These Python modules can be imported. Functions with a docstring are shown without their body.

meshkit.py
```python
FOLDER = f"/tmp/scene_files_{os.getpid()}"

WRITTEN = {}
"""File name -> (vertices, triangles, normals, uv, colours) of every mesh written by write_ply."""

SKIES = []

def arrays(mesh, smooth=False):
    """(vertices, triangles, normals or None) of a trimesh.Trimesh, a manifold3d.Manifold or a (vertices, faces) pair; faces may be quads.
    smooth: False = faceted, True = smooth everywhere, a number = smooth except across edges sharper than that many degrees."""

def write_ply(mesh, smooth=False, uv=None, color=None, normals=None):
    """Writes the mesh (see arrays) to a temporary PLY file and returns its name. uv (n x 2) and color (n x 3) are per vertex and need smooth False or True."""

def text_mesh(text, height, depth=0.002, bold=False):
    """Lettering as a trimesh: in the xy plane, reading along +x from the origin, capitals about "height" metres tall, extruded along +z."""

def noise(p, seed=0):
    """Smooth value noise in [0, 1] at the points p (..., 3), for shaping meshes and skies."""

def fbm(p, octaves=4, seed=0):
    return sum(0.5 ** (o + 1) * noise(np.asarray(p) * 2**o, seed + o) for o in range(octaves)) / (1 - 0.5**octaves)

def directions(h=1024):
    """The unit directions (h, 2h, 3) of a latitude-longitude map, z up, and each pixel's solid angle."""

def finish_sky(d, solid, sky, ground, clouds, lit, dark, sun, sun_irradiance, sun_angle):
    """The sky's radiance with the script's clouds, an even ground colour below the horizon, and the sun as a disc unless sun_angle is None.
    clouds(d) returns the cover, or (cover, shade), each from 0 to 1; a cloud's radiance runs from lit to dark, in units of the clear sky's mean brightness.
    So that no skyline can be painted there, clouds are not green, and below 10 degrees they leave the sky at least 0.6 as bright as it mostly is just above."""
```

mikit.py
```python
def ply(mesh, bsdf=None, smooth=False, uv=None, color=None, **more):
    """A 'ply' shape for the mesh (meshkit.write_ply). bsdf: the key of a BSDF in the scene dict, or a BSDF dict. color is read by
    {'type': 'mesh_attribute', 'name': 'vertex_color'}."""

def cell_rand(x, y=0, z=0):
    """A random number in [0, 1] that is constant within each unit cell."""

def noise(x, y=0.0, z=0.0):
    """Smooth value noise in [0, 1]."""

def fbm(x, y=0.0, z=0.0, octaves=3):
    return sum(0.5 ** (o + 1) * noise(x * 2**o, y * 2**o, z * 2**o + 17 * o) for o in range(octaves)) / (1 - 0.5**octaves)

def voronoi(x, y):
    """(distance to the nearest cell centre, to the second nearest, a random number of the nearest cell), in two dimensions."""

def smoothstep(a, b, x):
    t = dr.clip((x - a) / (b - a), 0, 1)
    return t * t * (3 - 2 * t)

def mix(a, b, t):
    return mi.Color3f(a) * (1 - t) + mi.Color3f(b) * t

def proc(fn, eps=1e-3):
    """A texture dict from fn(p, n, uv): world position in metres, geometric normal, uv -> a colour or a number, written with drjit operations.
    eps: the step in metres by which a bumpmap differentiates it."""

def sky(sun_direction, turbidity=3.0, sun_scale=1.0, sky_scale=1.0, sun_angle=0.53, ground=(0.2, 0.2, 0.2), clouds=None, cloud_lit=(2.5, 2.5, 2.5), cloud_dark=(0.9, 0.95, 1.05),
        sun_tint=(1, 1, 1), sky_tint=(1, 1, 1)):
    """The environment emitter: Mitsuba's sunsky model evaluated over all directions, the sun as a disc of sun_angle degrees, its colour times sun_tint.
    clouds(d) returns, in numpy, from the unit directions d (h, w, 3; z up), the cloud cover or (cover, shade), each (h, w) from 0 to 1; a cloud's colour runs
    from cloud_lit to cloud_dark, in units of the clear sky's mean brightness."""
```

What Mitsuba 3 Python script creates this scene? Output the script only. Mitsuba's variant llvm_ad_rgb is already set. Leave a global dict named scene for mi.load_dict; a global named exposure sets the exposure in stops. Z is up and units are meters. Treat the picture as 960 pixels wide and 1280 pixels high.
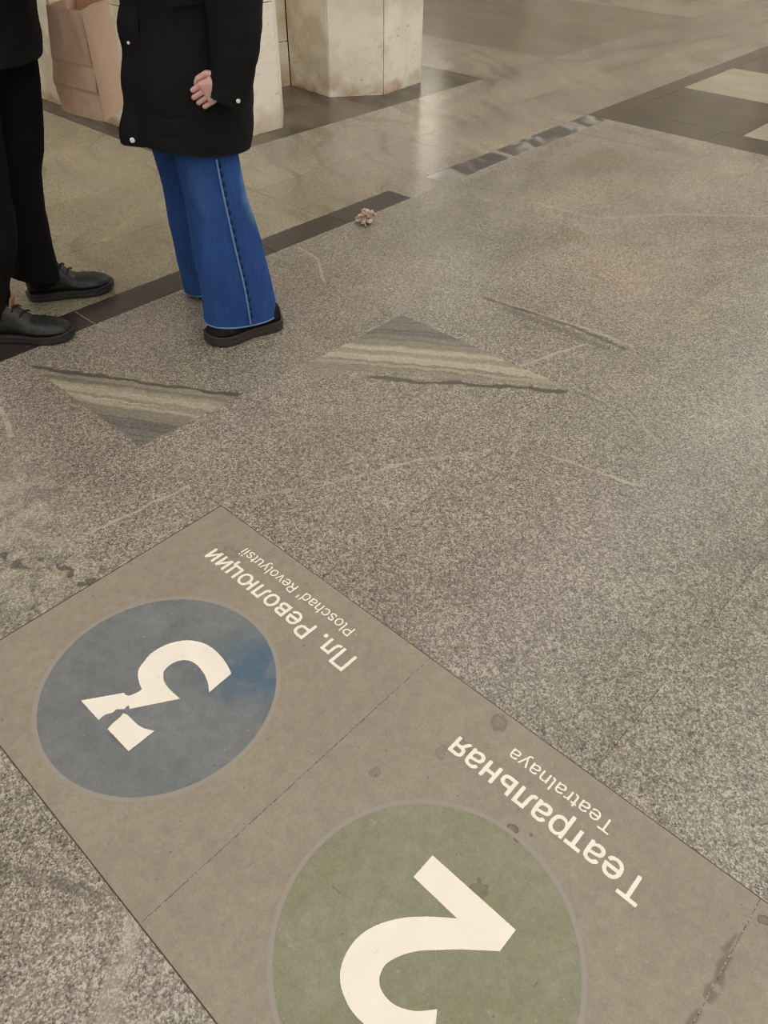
import math, random
import numpy as np, trimesh, drjit as dr, mitsuba as mi
import manifold3d as m3
import shapely.geometry as sg
import mikit, meshkit
from mikit import noise, fbm, voronoi, cell_rand, smoothstep, mix, proc

# World: x runs across the hall, y along the row of pylons, z up, metres. The dark border strip and the signs follow x and y.
T = mi.ScalarTransform4f
scene, labels = {}, {}
random.seed(4)

# ------------------------------------------------------------------ camera, light, exposure
FW = np.array([-0.50294, 0.54541, -0.67050])
RT = np.array([0.73229, 0.68097, 0.004637])
FW /= np.linalg.norm(FW)
RT -= FW * (RT @ FW)
RT /= np.linalg.norm(RT)
UP = np.cross(RT, FW)
EYE = np.array([0.0, 0.0, 1.3])
scene['camera'] = {'type': 'perspective', 'fov_axis': 'x', 'fov': math.degrees(2 * math.atan(480 / 954.0)), 'near_clip': 0.05, 'far_clip': 60.0,
                   'to_world': T().look_at(origin=EYE.tolist(), target=(EYE + FW).tolist(), up=UP.tolist())}
exposure = 0.0
LAMP = [2.9, 2.88, 2.86]          # radiance of the ceiling lamps
WALL_LAMP = [1.9, 1.75, 1.45]     # the tall lamp on the track wall
CEIL = 4.6


def box(x0, x1, y0, y1, z0, z1):
    m = trimesh.creation.box((x1 - x0, y1 - y0, z1 - z0))
    m.apply_translation(((x0 + x1) / 2, (y0 + y1) / 2, (z0 + z1) / 2))
    return m


used = {}


def numbered(name):
    n = used.get(name, 0)
    used[name] = n + 1
    return name if n == 0 else f'{name}_{n:03d}'


def obj(name, mesh, bsdf, parent=None, smooth=False, label=None, **more):
    key = numbered((parent + '__' if parent else '') + name)
    scene[key] = mikit.ply(mesh, bsdf, smooth=smooth, **more)
    if label:
        labels[key] = {'label': label}
    return key


def thing(name, label, cat, group=None):
    key = numbered(name)
    labels[key] = {'label': label, 'category': cat}
    if group:
        labels[key]['group'] = group
    return key


def struct(name, mesh, bsdf, label):
    key = obj(name, mesh, bsdf)
    labels[key] = {'label': label, 'kind': 'structure'}
    return key


# ------------------------------------------------------------------ materials
def srgb(r, g, b):
    return [((c / 255) / 12.92 if c <= 10.3 else (((c / 255) + 0.055) / 1.055) ** 2.4) for c in (r, g, b)]


def pr(name, fn_or_rgb, rough=0.5, spec=0.5, bump=None, bump_scale=1.0, two=True, **more):
    col = {'type': 'rgb', 'value': list(fn_or_rgb)} if isinstance(fn_or_rgb, (list, tuple)) else proc(fn_or_rgb)
    b = {'type': 'principled', 'base_color': col, 'roughness': rough, 'specular': spec, **more}
    if bump is not None:
        b = {'type': 'bumpmap', 'arbitrary': proc(bump, eps=0.0015), 'scale': bump_scale, 'bsdf': b}
    scene[name] = {'type': 'twosided', 'bsdf': b} if two else b


def stroke(p, pts, w, wob=0.004, fade=0.0):
    """1 on a thin line through pts (x, y), falling to 0 at half width w."""
    wx = p.x + wob * (noise(p.x * 40, p.y * 40, 3.0) - 0.5) * 2
    wy = p.y + wob * (noise(p.x * 40, p.y * 40, 9.0) - 0.5) * 2
    best = mi.Float(9)
    for (ax, ay), (bx, by) in zip(pts[:-1], pts[1:]):
        dx, dy = bx - ax, by - ay
        t = dr.clip(((wx - ax) * dx + (wy - ay) * dy) / (dx * dx + dy * dy), 0, 1)
        best = dr.minimum(best, dr.sqrt(dr.square(wx - ax - dx * t) + dr.square(wy - ay - dy * t)))
    return 1 - smoothstep(w * 0.35, w, best)


def grains(p, tone_dark, tone_mid, tone_light):
    _, _, c = voronoi(p.x * 340, p.y * 340)
    c2 = noise(p.x * 600, p.y * 600, 5.0)
    c3 = noise(p.x * 170, p.y * 170, 8.0)
    v = 0.5 * c + 0.3 * c2 + 0.32 * c3
    g = mix(tone_dark, tone_mid, smoothstep(0.2, 0.52, v))
    return mix(g, tone_light, smoothstep(0.56, 0.85, v))


def granite_fn(p, n, uv):
    x, y = p.x, p.y
    g = grains(p, (0.062, 0.056, 0.045), (0.190, 0.172, 0.136), (0.385, 0.362, 0.305))
    big = fbm(x * 2.3, y * 2.3, 1.0, 3)
    mid = fbm(x * 9, y * 9, 4.0, 3)
    g = g * (0.84 + 0.32 * big) * (0.90 + 0.2 * mid)
    pink = smoothstep(0.45, 0.75, fbm(x * 1.6 + 7, y * 1.6, 2.0, 2))
    g = g * mi.Color3f(mix((1.05, 1.01, 0.975), (1.10, 1.01, 1.02), pink))
    # slab by slab tone
    sx, sy = dr.floor((x + 2.372) / 0.7225), dr.floor((y - 0.79) / 1.08)
    rnd = cell_rand(sx, sy, 5)
    g = g * (0.93 + 0.14 * rnd)
    # swirling gneiss bands on farther slabs
    far = smoothstep(1.9, 3.0, y)
    wv = noise(x * 7 + 5 * fbm(x * 1.3, y * 1.3, rnd * 30, 2), y * 3 + 4 * fbm(x * 1.1, y * 1.7, rnd * 20 + 4, 2), rnd * 50)
    g = mix(g, g * mi.Color3f(0.80, 0.77, 0.72), far * 0.7 * smoothstep(0.55, 0.8, wv))
    g = mix(g, g * mi.Color3f(1.18, 1.13, 1.02), far * 0.6 * smoothstep(0.45, 0.15, wv))
    # banded corner of the slab beside the sign (first stone)
    beige, dk, grey, olive = (0.385, 0.330, 0.245), (0.075, 0.064, 0.05), (0.135, 0.127, 0.118), (0.195, 0.172, 0.128)
    rough = 0.05 * (fbm(x * 30, y * 30, 1.0, 3) - 0.5)

    def bands(s, sv, line_seed):
        ln = noise(s * 38 + line_seed, (x - y) * 3, 2.0)
        c = mi.Color3f(mix(grey, mix(dk, grey, 0.35), smoothstep(0.6, 0.7, noise(s * 45, (x - y) * 4, line_seed))))
        c = mix(c, dk, 0.5 * (smoothstep(0.24, 0.27, s) - smoothstep(0.285, 0.30, s)))
        c = mix(c, olive, smoothstep(0.34, 0.40, s))
        c = mix(c, beige, smoothstep(0.50, 0.56, s) - 0.85 * smoothstep(0.70, 0.86, s))
        c = mix(c, dk, 0.42 * smoothstep(0.74, 0.80, ln) * smoothstep(0.32, 0.42, s))
        c = c * (0.72 + 0.56 * noise(x * 330, y * 330, 2.0)) * (0.88 + 0.24 * noise(s * 70, (x - y) * 5, 4.0))
        return c

    u, v = -1.655 - x, y - 0.79
    s1 = 1.54 * u + 2.7 * v + rough
    in1 = smoothstep(0, 0.004, u) * smoothstep(0, 0.004, v)
    m1 = in1 * (1 - smoothstep(0.9, 1.02, s1 + 0.25 * (mid - 0.5)))
    g = mix(g, bands(s1, u, 3.0), m1 * 0.82)
    vein1 = in1 * smoothstep(0.045, 0.015, dr.abs(s1 - 0.965 - 0.04 * (noise(u * 14, 3.0) - 0.5)) / (0.45 + 0.9 * noise(u * 22, 1.0)))
    g = mix(g, dk, 0.9 * vein1 * smoothstep(0.66, 0.6, u))
    u, v = x + 1.645, 1.87 - y
    s2 = 1.349 * u + 1.86 * v + rough
    in2 = smoothstep(0, 0.004, u) * smoothstep(0, 0.004, v) * smoothstep(0.715, 0.70, u)
    sb = s2 - 0.25 * u * u
    m2 = in2 * (1 - smoothstep(0.88, 1.0, s2 + 0.2 * (mid - 0.5)))
    g = mix(g, bands(sb, u, 11.0), m2 * 0.82)
    vein2 = in2 * smoothstep(0.036, 0.012, dr.abs(s2 - 0.985 - 0.05 * (noise(u * 12, 8.0) - 0.5)) / (0.4 + 0.9 * noise(u * 20, 6.0))) * smoothstep(0.17, 0.22, u)
    g = mix(g, dk, 0.9 * vein2)
    # quartz threads and dark veins
    lt = (0.40, 0.355, 0.275)
    for pts, w, a in (
        ([(-1.449, 0.511), (-1.435, 0.65), (-1.42, 0.778)], 0.008, 0.85),
        ([(-1.285, 0.843), (-1.203, 0.964), (-1.128, 1.097), (-1.056, 1.274), (-0.934, 1.438)], 0.009, 0.5),
        ([(-1.063, 1.367), (-1.134, 1.488)], 0.008, 0.45),
        ([(-1.135, 1.875), (-1.059, 2.136)], 0.010, 0.7),
        ([(-2.329, 2.006), (-2.20, 1.985), (-2.10, 1.91), (-2.034, 1.86)], 0.010, 0.8),
        ([(-0.794, 1.545), (-0.571, 1.589)], 0.009, 0.6),
        ([(-0.748, 1.881), (-0.585, 1.792)], 0.008, 0.4),
        ([(-2.124, 0.613), (-2.029, 0.589), (-1.966, 0.569)], 0.016, 0.8),
        ([(-1.46, 2.19), (-1.10, 2.235), (-0.93, 2.235)], 0.014, 0.5),
        ([(-1.90, 3.10), (-1.613, 3.125), (-1.39, 3.402), (-1.068, 3.682)], 0.02, 0.5),
        ([(-0.62, 0.10), (-0.50, -0.06), (-0.42, -0.2)], 0.03, 0.35),
        ([(-0.55, -0.10), (-0.30, -0.28)], 0.02, 0.3),
    ):
        g = mix(g, lt, 1.0 * a * stroke(p, pts, w * 0.75) * (0.5 + 0.75 * noise(x * 35, y * 35, 5.0)))
    for pts, w, a in (
        ([(-1.51, 2.174), (-1.154, 2.215), (-0.945, 2.201)], 0.016, 1.0),
        ([(-1.40, 2.162), (-0.98, 2.165)], 0.026, 0.6),
        ([(-0.839, -0.032), (-0.762, 0.013), (-0.675, 0.056)], 0.016, 0.6),
        ([(-0.216, 1.371), (-0.131, 1.411)], 0.010, 0.6),
        ([(-0.304, 1.454), (-0.198, 1.572)], 0.05, 0.22),
        ([(-0.98, 1.83), (-1.06, 1.76)], 0.008, 0.5),
        ([(-2.36, 4.161), (-1.95, 4.19), (-1.70, 4.235)], 0.03, 0.35),
        ([(-2.3, 4.40), (-1.95, 4.36), (-1.75, 4.26)], 0.05, 0.3),
        ([(-3.45, 5.563), (-3.275, 5.75), (-3.245, 6.345), (-3.039, 6.874), (-2.876, 7.566)], 0.05, 0.4),
    ):
        g = mix(g, (0.09, 0.075, 0.062), a * stroke(p, pts, w * 0.8) * (0.5 + 0.6 * noise(x * 40, y * 40, 5.0)))
    # broken, patched stone at the left of the signs
    dm = stroke(p, [(-1.75, 0.43), (-1.50, 0.36), (-1.33, 0.30)], 0.20, 0.04)
    pat = fbm(x * 26, y * 26, 3.0, 3)
    g = mix(g, mix((0.16, 0.14, 0.11), (0.42, 0.37, 0.28), smoothstep(0.35, 0.65, pat)), 0.28 * dm)
    crack = stroke(p, [(-1.75, 0.31), (-1.50, 0.325), (-1.40, 0.40), (-1.31, 0.41), (-1.30, 0.22)], 0.022, 0.02) * smoothstep(0.5, 0.6, fbm(x * 45, y * 45, 7.0, 2))
    g = mix(g, (0.05, 0.042, 0.033), 0.75 * crack)
    return g


def olive_fn(p, n, uv):
    x, y = p.x, p.y
    g = grains(p, (0.095, 0.080, 0.052), (0.228, 0.196, 0.130), (0.37, 0.335, 0.245))
    w = fbm(x * 3.4 + 2.2 * fbm(x * 2, y * 2, 3.0, 2), y * 1.5 + 2.0 * fbm(x * 1.6, y * 1.6, 6.0, 2), 2.0, 3)
    g = g * (0.78 + 0.45 * w)
    ln = noise(x * 9 + y * 16 + 9 * fbm(x * 2, y * 2, 1.0, 2), x * 2.0, 4.0)
    g = mix(g, g * mi.Color3f(0.70, 0.67, 0.60), 0.65 * smoothstep(0.66, 0.86, ln))
    g = mix(g, g * mi.Color3f(1.2, 1.15, 1.02), 0.6 * smoothstep(0.3, 0.1, ln))
    for pts, w_, a in (([(-3.18, 3.708), (-3.289, 4.134), (-3.384, 4.672), (-3.50, 5.153), (-3.467, 5.56)], 0.05, 0.4), ([(-2.98, 4.383), (-2.925, 4.749), (-2.82, 5.015), (-2.55, 5.11)], 0.04, 0.4),
                       ([(-3.431, 3.357), (-3.227, 2.943)], 0.02, 0.4)):
        g = mix(g, (0.105, 0.088, 0.065), a * stroke(p, pts, w_, 0.03) * (0.4 + 0.6 * noise(x * 12, y * 25, 2.0)))
    rnd = cell_rand(dr.floor((x + 3.49) / 0.525), dr.floor((y - 0.3) / 1.05), 3)
    g = g * mi.Color3f(mix((1, 1, 1), (0.97, 0.965, 1.12), smoothstep(2.25, 2.9, y)))
    return g * (0.93 + 0.14 * rnd)


def taupe_fn(p, n, uv):
    x, y = p.x, p.y
    g = grains(p, (0.105, 0.088, 0.064), (0.155, 0.131, 0.098), (0.235, 0.202, 0.155))
    w = fbm(x * 2.0 + 1.5 * fbm(x, y, 3.0, 2), y * 5, 2.0, 3)
    return g * (0.75 + 0.5 * w)


def base_fn(p, n, uv):
    x, y = p.x, p.y
    w = fbm(x * 3 + 2 * fbm(x * 2, y * 2, 5.0, 2), y * 5, 2.0, 3)
    c = mi.Color3f(mix((0.035, 0.027, 0.02), (0.085, 0.067, 0.043), smoothstep(0.36, 0.66, w)))
    c = mix(c, (0.115, 0.092, 0.06), 0.2 * smoothstep(0.64, 0.8, noise(x * 5 + 6 * w, y * 26, 1.0)))
    return c * (0.85 + 0.3 * noise(x * 240, y * 240, 1.0))


def black_fn(p, n, uv):
    s = noise(p.x * 500, p.y * 500, 1.0)
    c = mi.Color3f(mix((0.024, 0.019, 0.016), (0.045, 0.035, 0.030), fbm(p.x * 8, p.y * 8, 2.0, 3)))
    return c * (0.8 + 0.4 * s) + mi.Color3f(0.25, 0.22, 0.2) * smoothstep(0.93, 0.97, noise(p.x * 90, p.y * 90, 7.0)) * 0.3


def silver_fn(p, n, uv):
    x, y = p.x, p.y
    s = noise(x * 5 + 2 * fbm(x * 9, y * 4, 2.0, 2), y * 17 + x * 6 + 3 * fbm(x * 6, y * 6, 1.0, 2), 3.0)
    c = mi.Color3f(mix((0.07, 0.066, 0.064), (0.24, 0.228, 0.21), smoothstep(0.35, 0.75, s)))
    return mix(c, (0.42, 0.40, 0.37), smoothstep(0.8, 0.9, s) * 0.3)


def brown_fn(p, n, uv):
    c = mi.Color3f(mix((0.056, 0.044, 0.032), (0.086, 0.069, 0.050), fbm(p.x * 4, p.y * 4, 2.0, 3)))
    return c * (0.85 + 0.3 * noise(p.x * 220, p.y * 220, 1.0))


def cream_fn(p, n, uv):
    c = mi.Color3f(mix((0.25, 0.216, 0.158), (0.33, 0.29, 0.215), fbm(p.x * 3, p.y * 9, 2.0, 3)))
    return c * (0.9 + 0.2 * noise(p.x * 220, p.y * 220, 1.0))


def marble_fn(p, n, uv):
    h = p.x * 0.8 + p.y
    w = fbm(p.x * 3 + 1, p.y * 3, p.z * 3, 4)
    c = mi.Color3f(mix((0.70, 0.645, 0.53), (0.84, 0.795, 0.69), smoothstep(0.35, 0.62, w)))
    v = fbm(p.x * 5 + 3, p.y * 5, p.z * 4 + 2, 4)
    c = mix(c, (0.50, 0.41, 0.27), 0.5 * smoothstep(0.50, 0.70, v))
    ln = dr.abs(fbm(p.x * 6, p.y * 6, p.z * 5, 4) - 0.5)
    c = mix(c, (0.40, 0.34, 0.26), 0.10 * smoothstep(0.03, 0.004, ln))
    foot = smoothstep(0.20, 0.0, p.z) * smoothstep(0.35, 0.75, fbm(p.x * 9, p.y * 9, p.z * 9, 3))
    c = mix(c, (0.40, 0.235, 0.11), 0.75 * foot)
    dots = smoothstep(0.80, 0.86, noise(p.x * 55, p.y * 55, p.z * 55)) * smoothstep(0.5, 0.7, noise(p.x * 6, p.y * 6, p.z * 6))
    return mix(c, (0.2, 0.14, 0.08), 0.35 * dots)


def vinyl(base, worn, blue=None):
    def fn(p, n, uv):
        x, y = p.x, p.y
        f = fbm(x * 9, y * 9, 2.0, 5)
        c = mi.Color3f(mix(base, worn, 0.2 + 0.35 * smoothstep(0.3, 0.72, f) + 0.3 * smoothstep(0.3, 0.7, fbm(x * 45 + 20 * y, y * 45 - 20 * x, 6.0, 3))))
        if blue:
            q = dr.sqrt(dr.square(x + 0.825) + dr.square(y - 0.535))
            c = mix(c, blue, 0.75 * smoothstep(0.15, 0.02, q + 0.1 * (f - 0.5)))
            c = mix(c, (0.20, 0.195, 0.18), 0.40 * smoothstep(0.60, 0.80, fbm(x * 22 + y * 9, y * 22 - x * 9, 6.0, 3)))
        c = c * (0.92 + 0.16 * noise(x * 420, y * 420, 1.0)) * (0.92 + 0.16 * fbm(x * 70 + 25 * y, y * 70 - 25 * x, 2.0, 3))
        c = mix(c, (0.40, 0.36, 0.30), 0.5 * smoothstep(0.955, 0.975, noise(x * 210, y * 210, 3.0)))
        c = mix(c, (0.07, 0.06, 0.05), 0.5 * smoothstep(0.972, 0.985, noise(x * 95, y * 95, 13.0)))
        for gx, gy, r, a in ((-0.394, 0.762, 0.020, 0.45), (-0.252, 0.607, 0.010, 0.75), (-0.235, 0.598, 0.006, 0.7), (-0.222, 0.62, 0.004, 0.7), (-0.232, 0.486, 0.016, 0.45), (0.131, 0.761, 0.010, 0.75),
                             (-1.146, 0.693, 0.026, 0.30), (-0.416, 0.668, 0.020, 0.35), (-0.435, 0.635, 0.014, 0.3), (-0.99, 0.47, 0.012, 0.3), (-0.50, 0.52, 0.012, 0.3)):
            q = dr.sqrt(dr.square(x - gx) + dr.square(y - gy)) + r * 0.9 * (noise(x * 120, y * 120, gx * 9) - 0.5)
            rim = smoothstep(r, r * 0.8, q) * (0.55 + 0.45 * smoothstep(r * 0.5, r * 0.75, q))
            c = mix(c, (0.075, 0.062, 0.052), a * rim)
        sc = stroke(p, [(0.113, 0.70), (0.11, 0.50), (0.09, 0.40)], 0.012, 0.006) * smoothstep(0.4, 0.6, noise(x * 60, y * 60, 2.0))
        return mix(c, (0.11, 0.085, 0.065), 0.6 * sc)
    return fn


pr('granite', granite_fn, 0.32, 0.45)
pr('olive_stone', olive_fn, 0.22, 0.55)
pr('taupe_stone', taupe_fn, 0.22, 0.55)
pr('base_stone', base_fn, 0.2, 0.55)
pr('black_stone', black_fn, 0.3, 0.4)
pr('silver_stone', silver_fn, 0.16, 0.7)
pr('brown_stone', brown_fn, 0.25, 0.5)
pr('cream_stone', cream_fn, 0.25, 0.5)
pr('mortar', [0.20, 0.175, 0.135], 0.8, 0.2)
pr('pale_mortar', [0.60, 0.55, 0.46], 0.8, 0.2)
pr('marble', marble_fn, 0.3, 0.5)
pr('grout', [0.035, 0.027, 0.02], 0.8, 0.2)
pr('sealant', [0.075, 0.062, 0.046], 0.8, 0.2)
pr('wall_stone', [0.62, 0.57, 0.48], 0.4, 0.4)
pr('plaster', [0.72, 0.68, 0.60], 0.8, 0.2)
pr('sign_brown', vinyl((0.247, 0.213, 0.164), (0.288, 0.248, 0.190)), 0.55, 0.25)
pr('sign_blue', vinyl((0.128, 0.138, 0.143), (0.190, 0.196, 0.196), (0.060, 0.115, 0.180)), 0.55, 0.25)
pr('sign_green', vinyl((0.198, 0.198, 0.118), (0.245, 0.238, 0.168)), 0.55, 0.25)
pr('sign_ring', [0.285, 0.25, 0.205], 0.6, 0.25)
pr('sign_ring_mauve', [0.29, 0.252, 0.222], 0.6, 0.25)


def cream_letter(p, n, uv):
    c = mi.Color3f(0.80, 0.735, 0.63) * (0.97 + 0.06 * fbm(p.x * 40, p.y * 40, 1.0, 2))
    return mix(c, (0.55, 0.48, 0.37), 0.4 * smoothstep(0.97, 0.985, noise(p.x * 110, p.y * 110, 4.0)))


pr('sign_cream', cream_letter, 0.5, 0.25)


def cloth_fn(col, col2, f=40.0):
    def fn(p, n, uv):
        return mi.Color3f(mix(col, col2, fbm(p.x * f, p.y * f, p.z * f * 0.5, 3)))
    return fn


pr('coat_fabric', cloth_fn((0.0055, 0.0055, 0.0068), (0.0095, 0.0095, 0.0108)), 0.78, 0.2)
pr('trouser_fabric', cloth_fn((0.005, 0.005, 0.005), (0.009, 0.0085, 0.008)), 0.9, 0.15)


def denim_fn(p, n, uv):
    tw = noise((p.x + p.y) * 300, p.z * 40, 1.0)
    c = mi.Color3f(mix((0.015, 0.047, 0.170), (0.028, 0.082, 0.265), fbm(p.x * 14, p.y * 14, p.z * 6, 3)))
    c = mix(c, (0.06, 0.13, 0.30), 0.35 * smoothstep(0.55, 0.8, fbm(p.x * 22 + 4, p.y * 22, p.z * 4, 3)))
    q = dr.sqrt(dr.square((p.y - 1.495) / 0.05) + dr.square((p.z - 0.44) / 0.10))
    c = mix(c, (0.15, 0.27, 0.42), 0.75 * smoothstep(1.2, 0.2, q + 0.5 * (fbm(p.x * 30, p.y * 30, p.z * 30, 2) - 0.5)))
    return c * (0.9 + 0.2 * tw)


pr('denim', denim_fn, 0.85, 0.2)
pr('denim_edge', [0.13, 0.22, 0.40], 0.9, 0.1)
pr('denim_dark', [0.012, 0.03, 0.085], 0.9, 0.1)


def skin_fn(p, n, uv):
    return mi.Color3f(mix((0.56, 0.32, 0.285), (0.66, 0.42, 0.38), fbm(p.x * 60, p.y * 60, p.z * 60, 3)))


pr('skin', skin_fn, 0.5, 0.35)
pr('leather', cloth_fn((0.010, 0.010, 0.010), (0.018, 0.018, 0.018), 90), 0.42, 0.4)
pr('suede', cloth_fn((0.006, 0.006, 0.006), (0.010, 0.010, 0.010), 90), 0.85, 0.2)
pr('rubber', [0.024, 0.023, 0.025], 0.45, 0.4)
pr('rubber_brown', [0.034, 0.027, 0.026], 0.4, 0.45)
pr('lace', [0.015, 0.015, 0.015], 0.9, 0.1)
pr('tan_leather', [0.30, 0.15, 0.085], 0.6, 0.3)
pr('snap_metal', [0.75, 0.75, 0.74], 0.3, 0.5)
pr('hair_brown', [0.05, 0.03, 0.02], 0.6, 0.3)


def paper_fn(p, n, uv):
    c = mi.Color3f(mix((0.66, 0.455, 0.33), (0.76, 0.55, 0.41), fbm(p.x * 9, p.y * 9, p.z * 9, 3)))
    return c * (0.95 + 0.1 * noise(p.x * 50, p.y * 50, p.z * 400))


pr('kraft_paper', paper_fn, 0.75, 0.2)
pr('leaf_tissue', cloth_fn((0.05, 0.025, 0.01), (0.95, 0.75, 0.60), 110), 0.8, 0.15)

# ------------------------------------------------------------------ setting: shell
X0, X1, Y0, Y1 = -9.0, 6.66, -8.0, 14.0
floor = struct('floor', box(X0, X1, Y0, Y1, -0.20, -0.004), 'mortar', 'polished grey granite station floor')
struct('ceiling', box(X0, X1, Y0, Y1, CEIL, CEIL + 0.2), 'plaster', 'pale plaster station ceiling')
struct('wall_left', box(X0 - 0.2, X0, Y0, Y1, 0, CEIL), 'wall_stone', 'pale stone wall behind the tracks')
struct('wall_right', box(X1, X1 + 0.2, Y0, Y1, 0, CEIL), 'wall_stone', 'pale stone wall on the far side of the hall')
struct('wall_front', box(X0, X1, Y1, Y1 + 0.2, 0, CEIL), 'wall_stone', 'pale stone wall at the end of the hall')
struct('wall_back', box(X0, X1, Y0 - 0.2, Y0, 0, CEIL), 'wall_stone', 'pale stone wall behind the camera')


def lamp(x0, x1, y0, y1, text):
    k = thing('ceiling_lamp', text, 'lamp', 'ceiling lamps of the hall')
    fr = trimesh.util.concatenate([box(x0 - 0.05, x0, y0, y1, CEIL - 0.10, CEIL), box(x1, x1 + 0.05, y0, y1, CEIL - 0.10, CEIL),
                                   box(x0 - 0.05, x1 + 0.05, y0 - 0.05, y0, CEIL - 0.10, CEIL), box(x0 - 0.05, x1 + 0.05, y1, y1 + 0.05, CEIL - 0.10, CEIL)])
    obj('frame', fr, 'plaster', k)
    q = trimesh.Trimesh([[x0, y0, CEIL - 0.06], [x1, y0, CEIL - 0.06], [x1, y1, CEIL - 0.06], [x0, y1, CEIL - 0.06]], [[0, 2, 1], [0, 3, 2]], process=False)
    obj('diffuser', q, 'plaster', k, emitter={'type': 'area', 'radiance': {'type': 'rgb', 'value': LAMP}})


for lx, text in ((-2.05, 'long warm white ceiling lamp nearest the row of marble pylons'), (0.35, 'long warm white ceiling lamp above the floor signs'),
                 (2.75, 'long warm white ceiling lamp second from the right-hand wall'), (5.15, 'long warm white ceiling lamp nearest the right-hand wall')):
    lamp(lx - 0.55, lx + 0.55, -7.0, 12.6, text)
lamp(-7.6, -6.8, -7.0, 12.6, 'narrow warm white ceiling lamp over the side aisle behind the pylons')

# ------------------------------------------------------------------ floor slabs (each a part of the floor)
GAP = 0.00025


def slab(name, x0, x1, y0, y1, bsdf, gap=GAP, top=0.0):
    x0, x1, y0, y1 = x0 + gap, x1 - gap, y0 + gap, y1 - gap
    c = 0.0004
    zt, zb = top, -0.02
    v = [[x0, y0, zb], [x1, y0, zb], [x1, y1, zb], [x0, y1, zb], [x0, y0, zt - c], [x1, y0, zt - c], [x1, y1, zt - c], [x0, y1, zt - c],
         [x0 + c, y0 + c, zt], [x1 - c, y0 + c, zt], [x1 - c, y1 - c, zt], [x0 + c, y1 - c, zt]]
    f = []
    for a in (0, 4):
        for i in range(4):
            j = (i + 1) % 4
            f += [[a + i, a + j, a + 4 + j], [a + i, a + 4 + j, a + 4 + i]]
    f += [[8, 9, 10], [8, 10, 11]]
    return obj(name, trimesh.Trimesh(v, f, process=False), bsdf, floor)


def grid(name, xs, ys, bsdf, skip=None, gap=GAP):
    for a, b in zip(xs[:-1], xs[1:]):
        for c, d in zip(ys[:-1], ys[1:]):
            if not (skip and skip(a, b, c, d)):
                slab(name, a, b, c, d, bsdf, gap)


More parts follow.
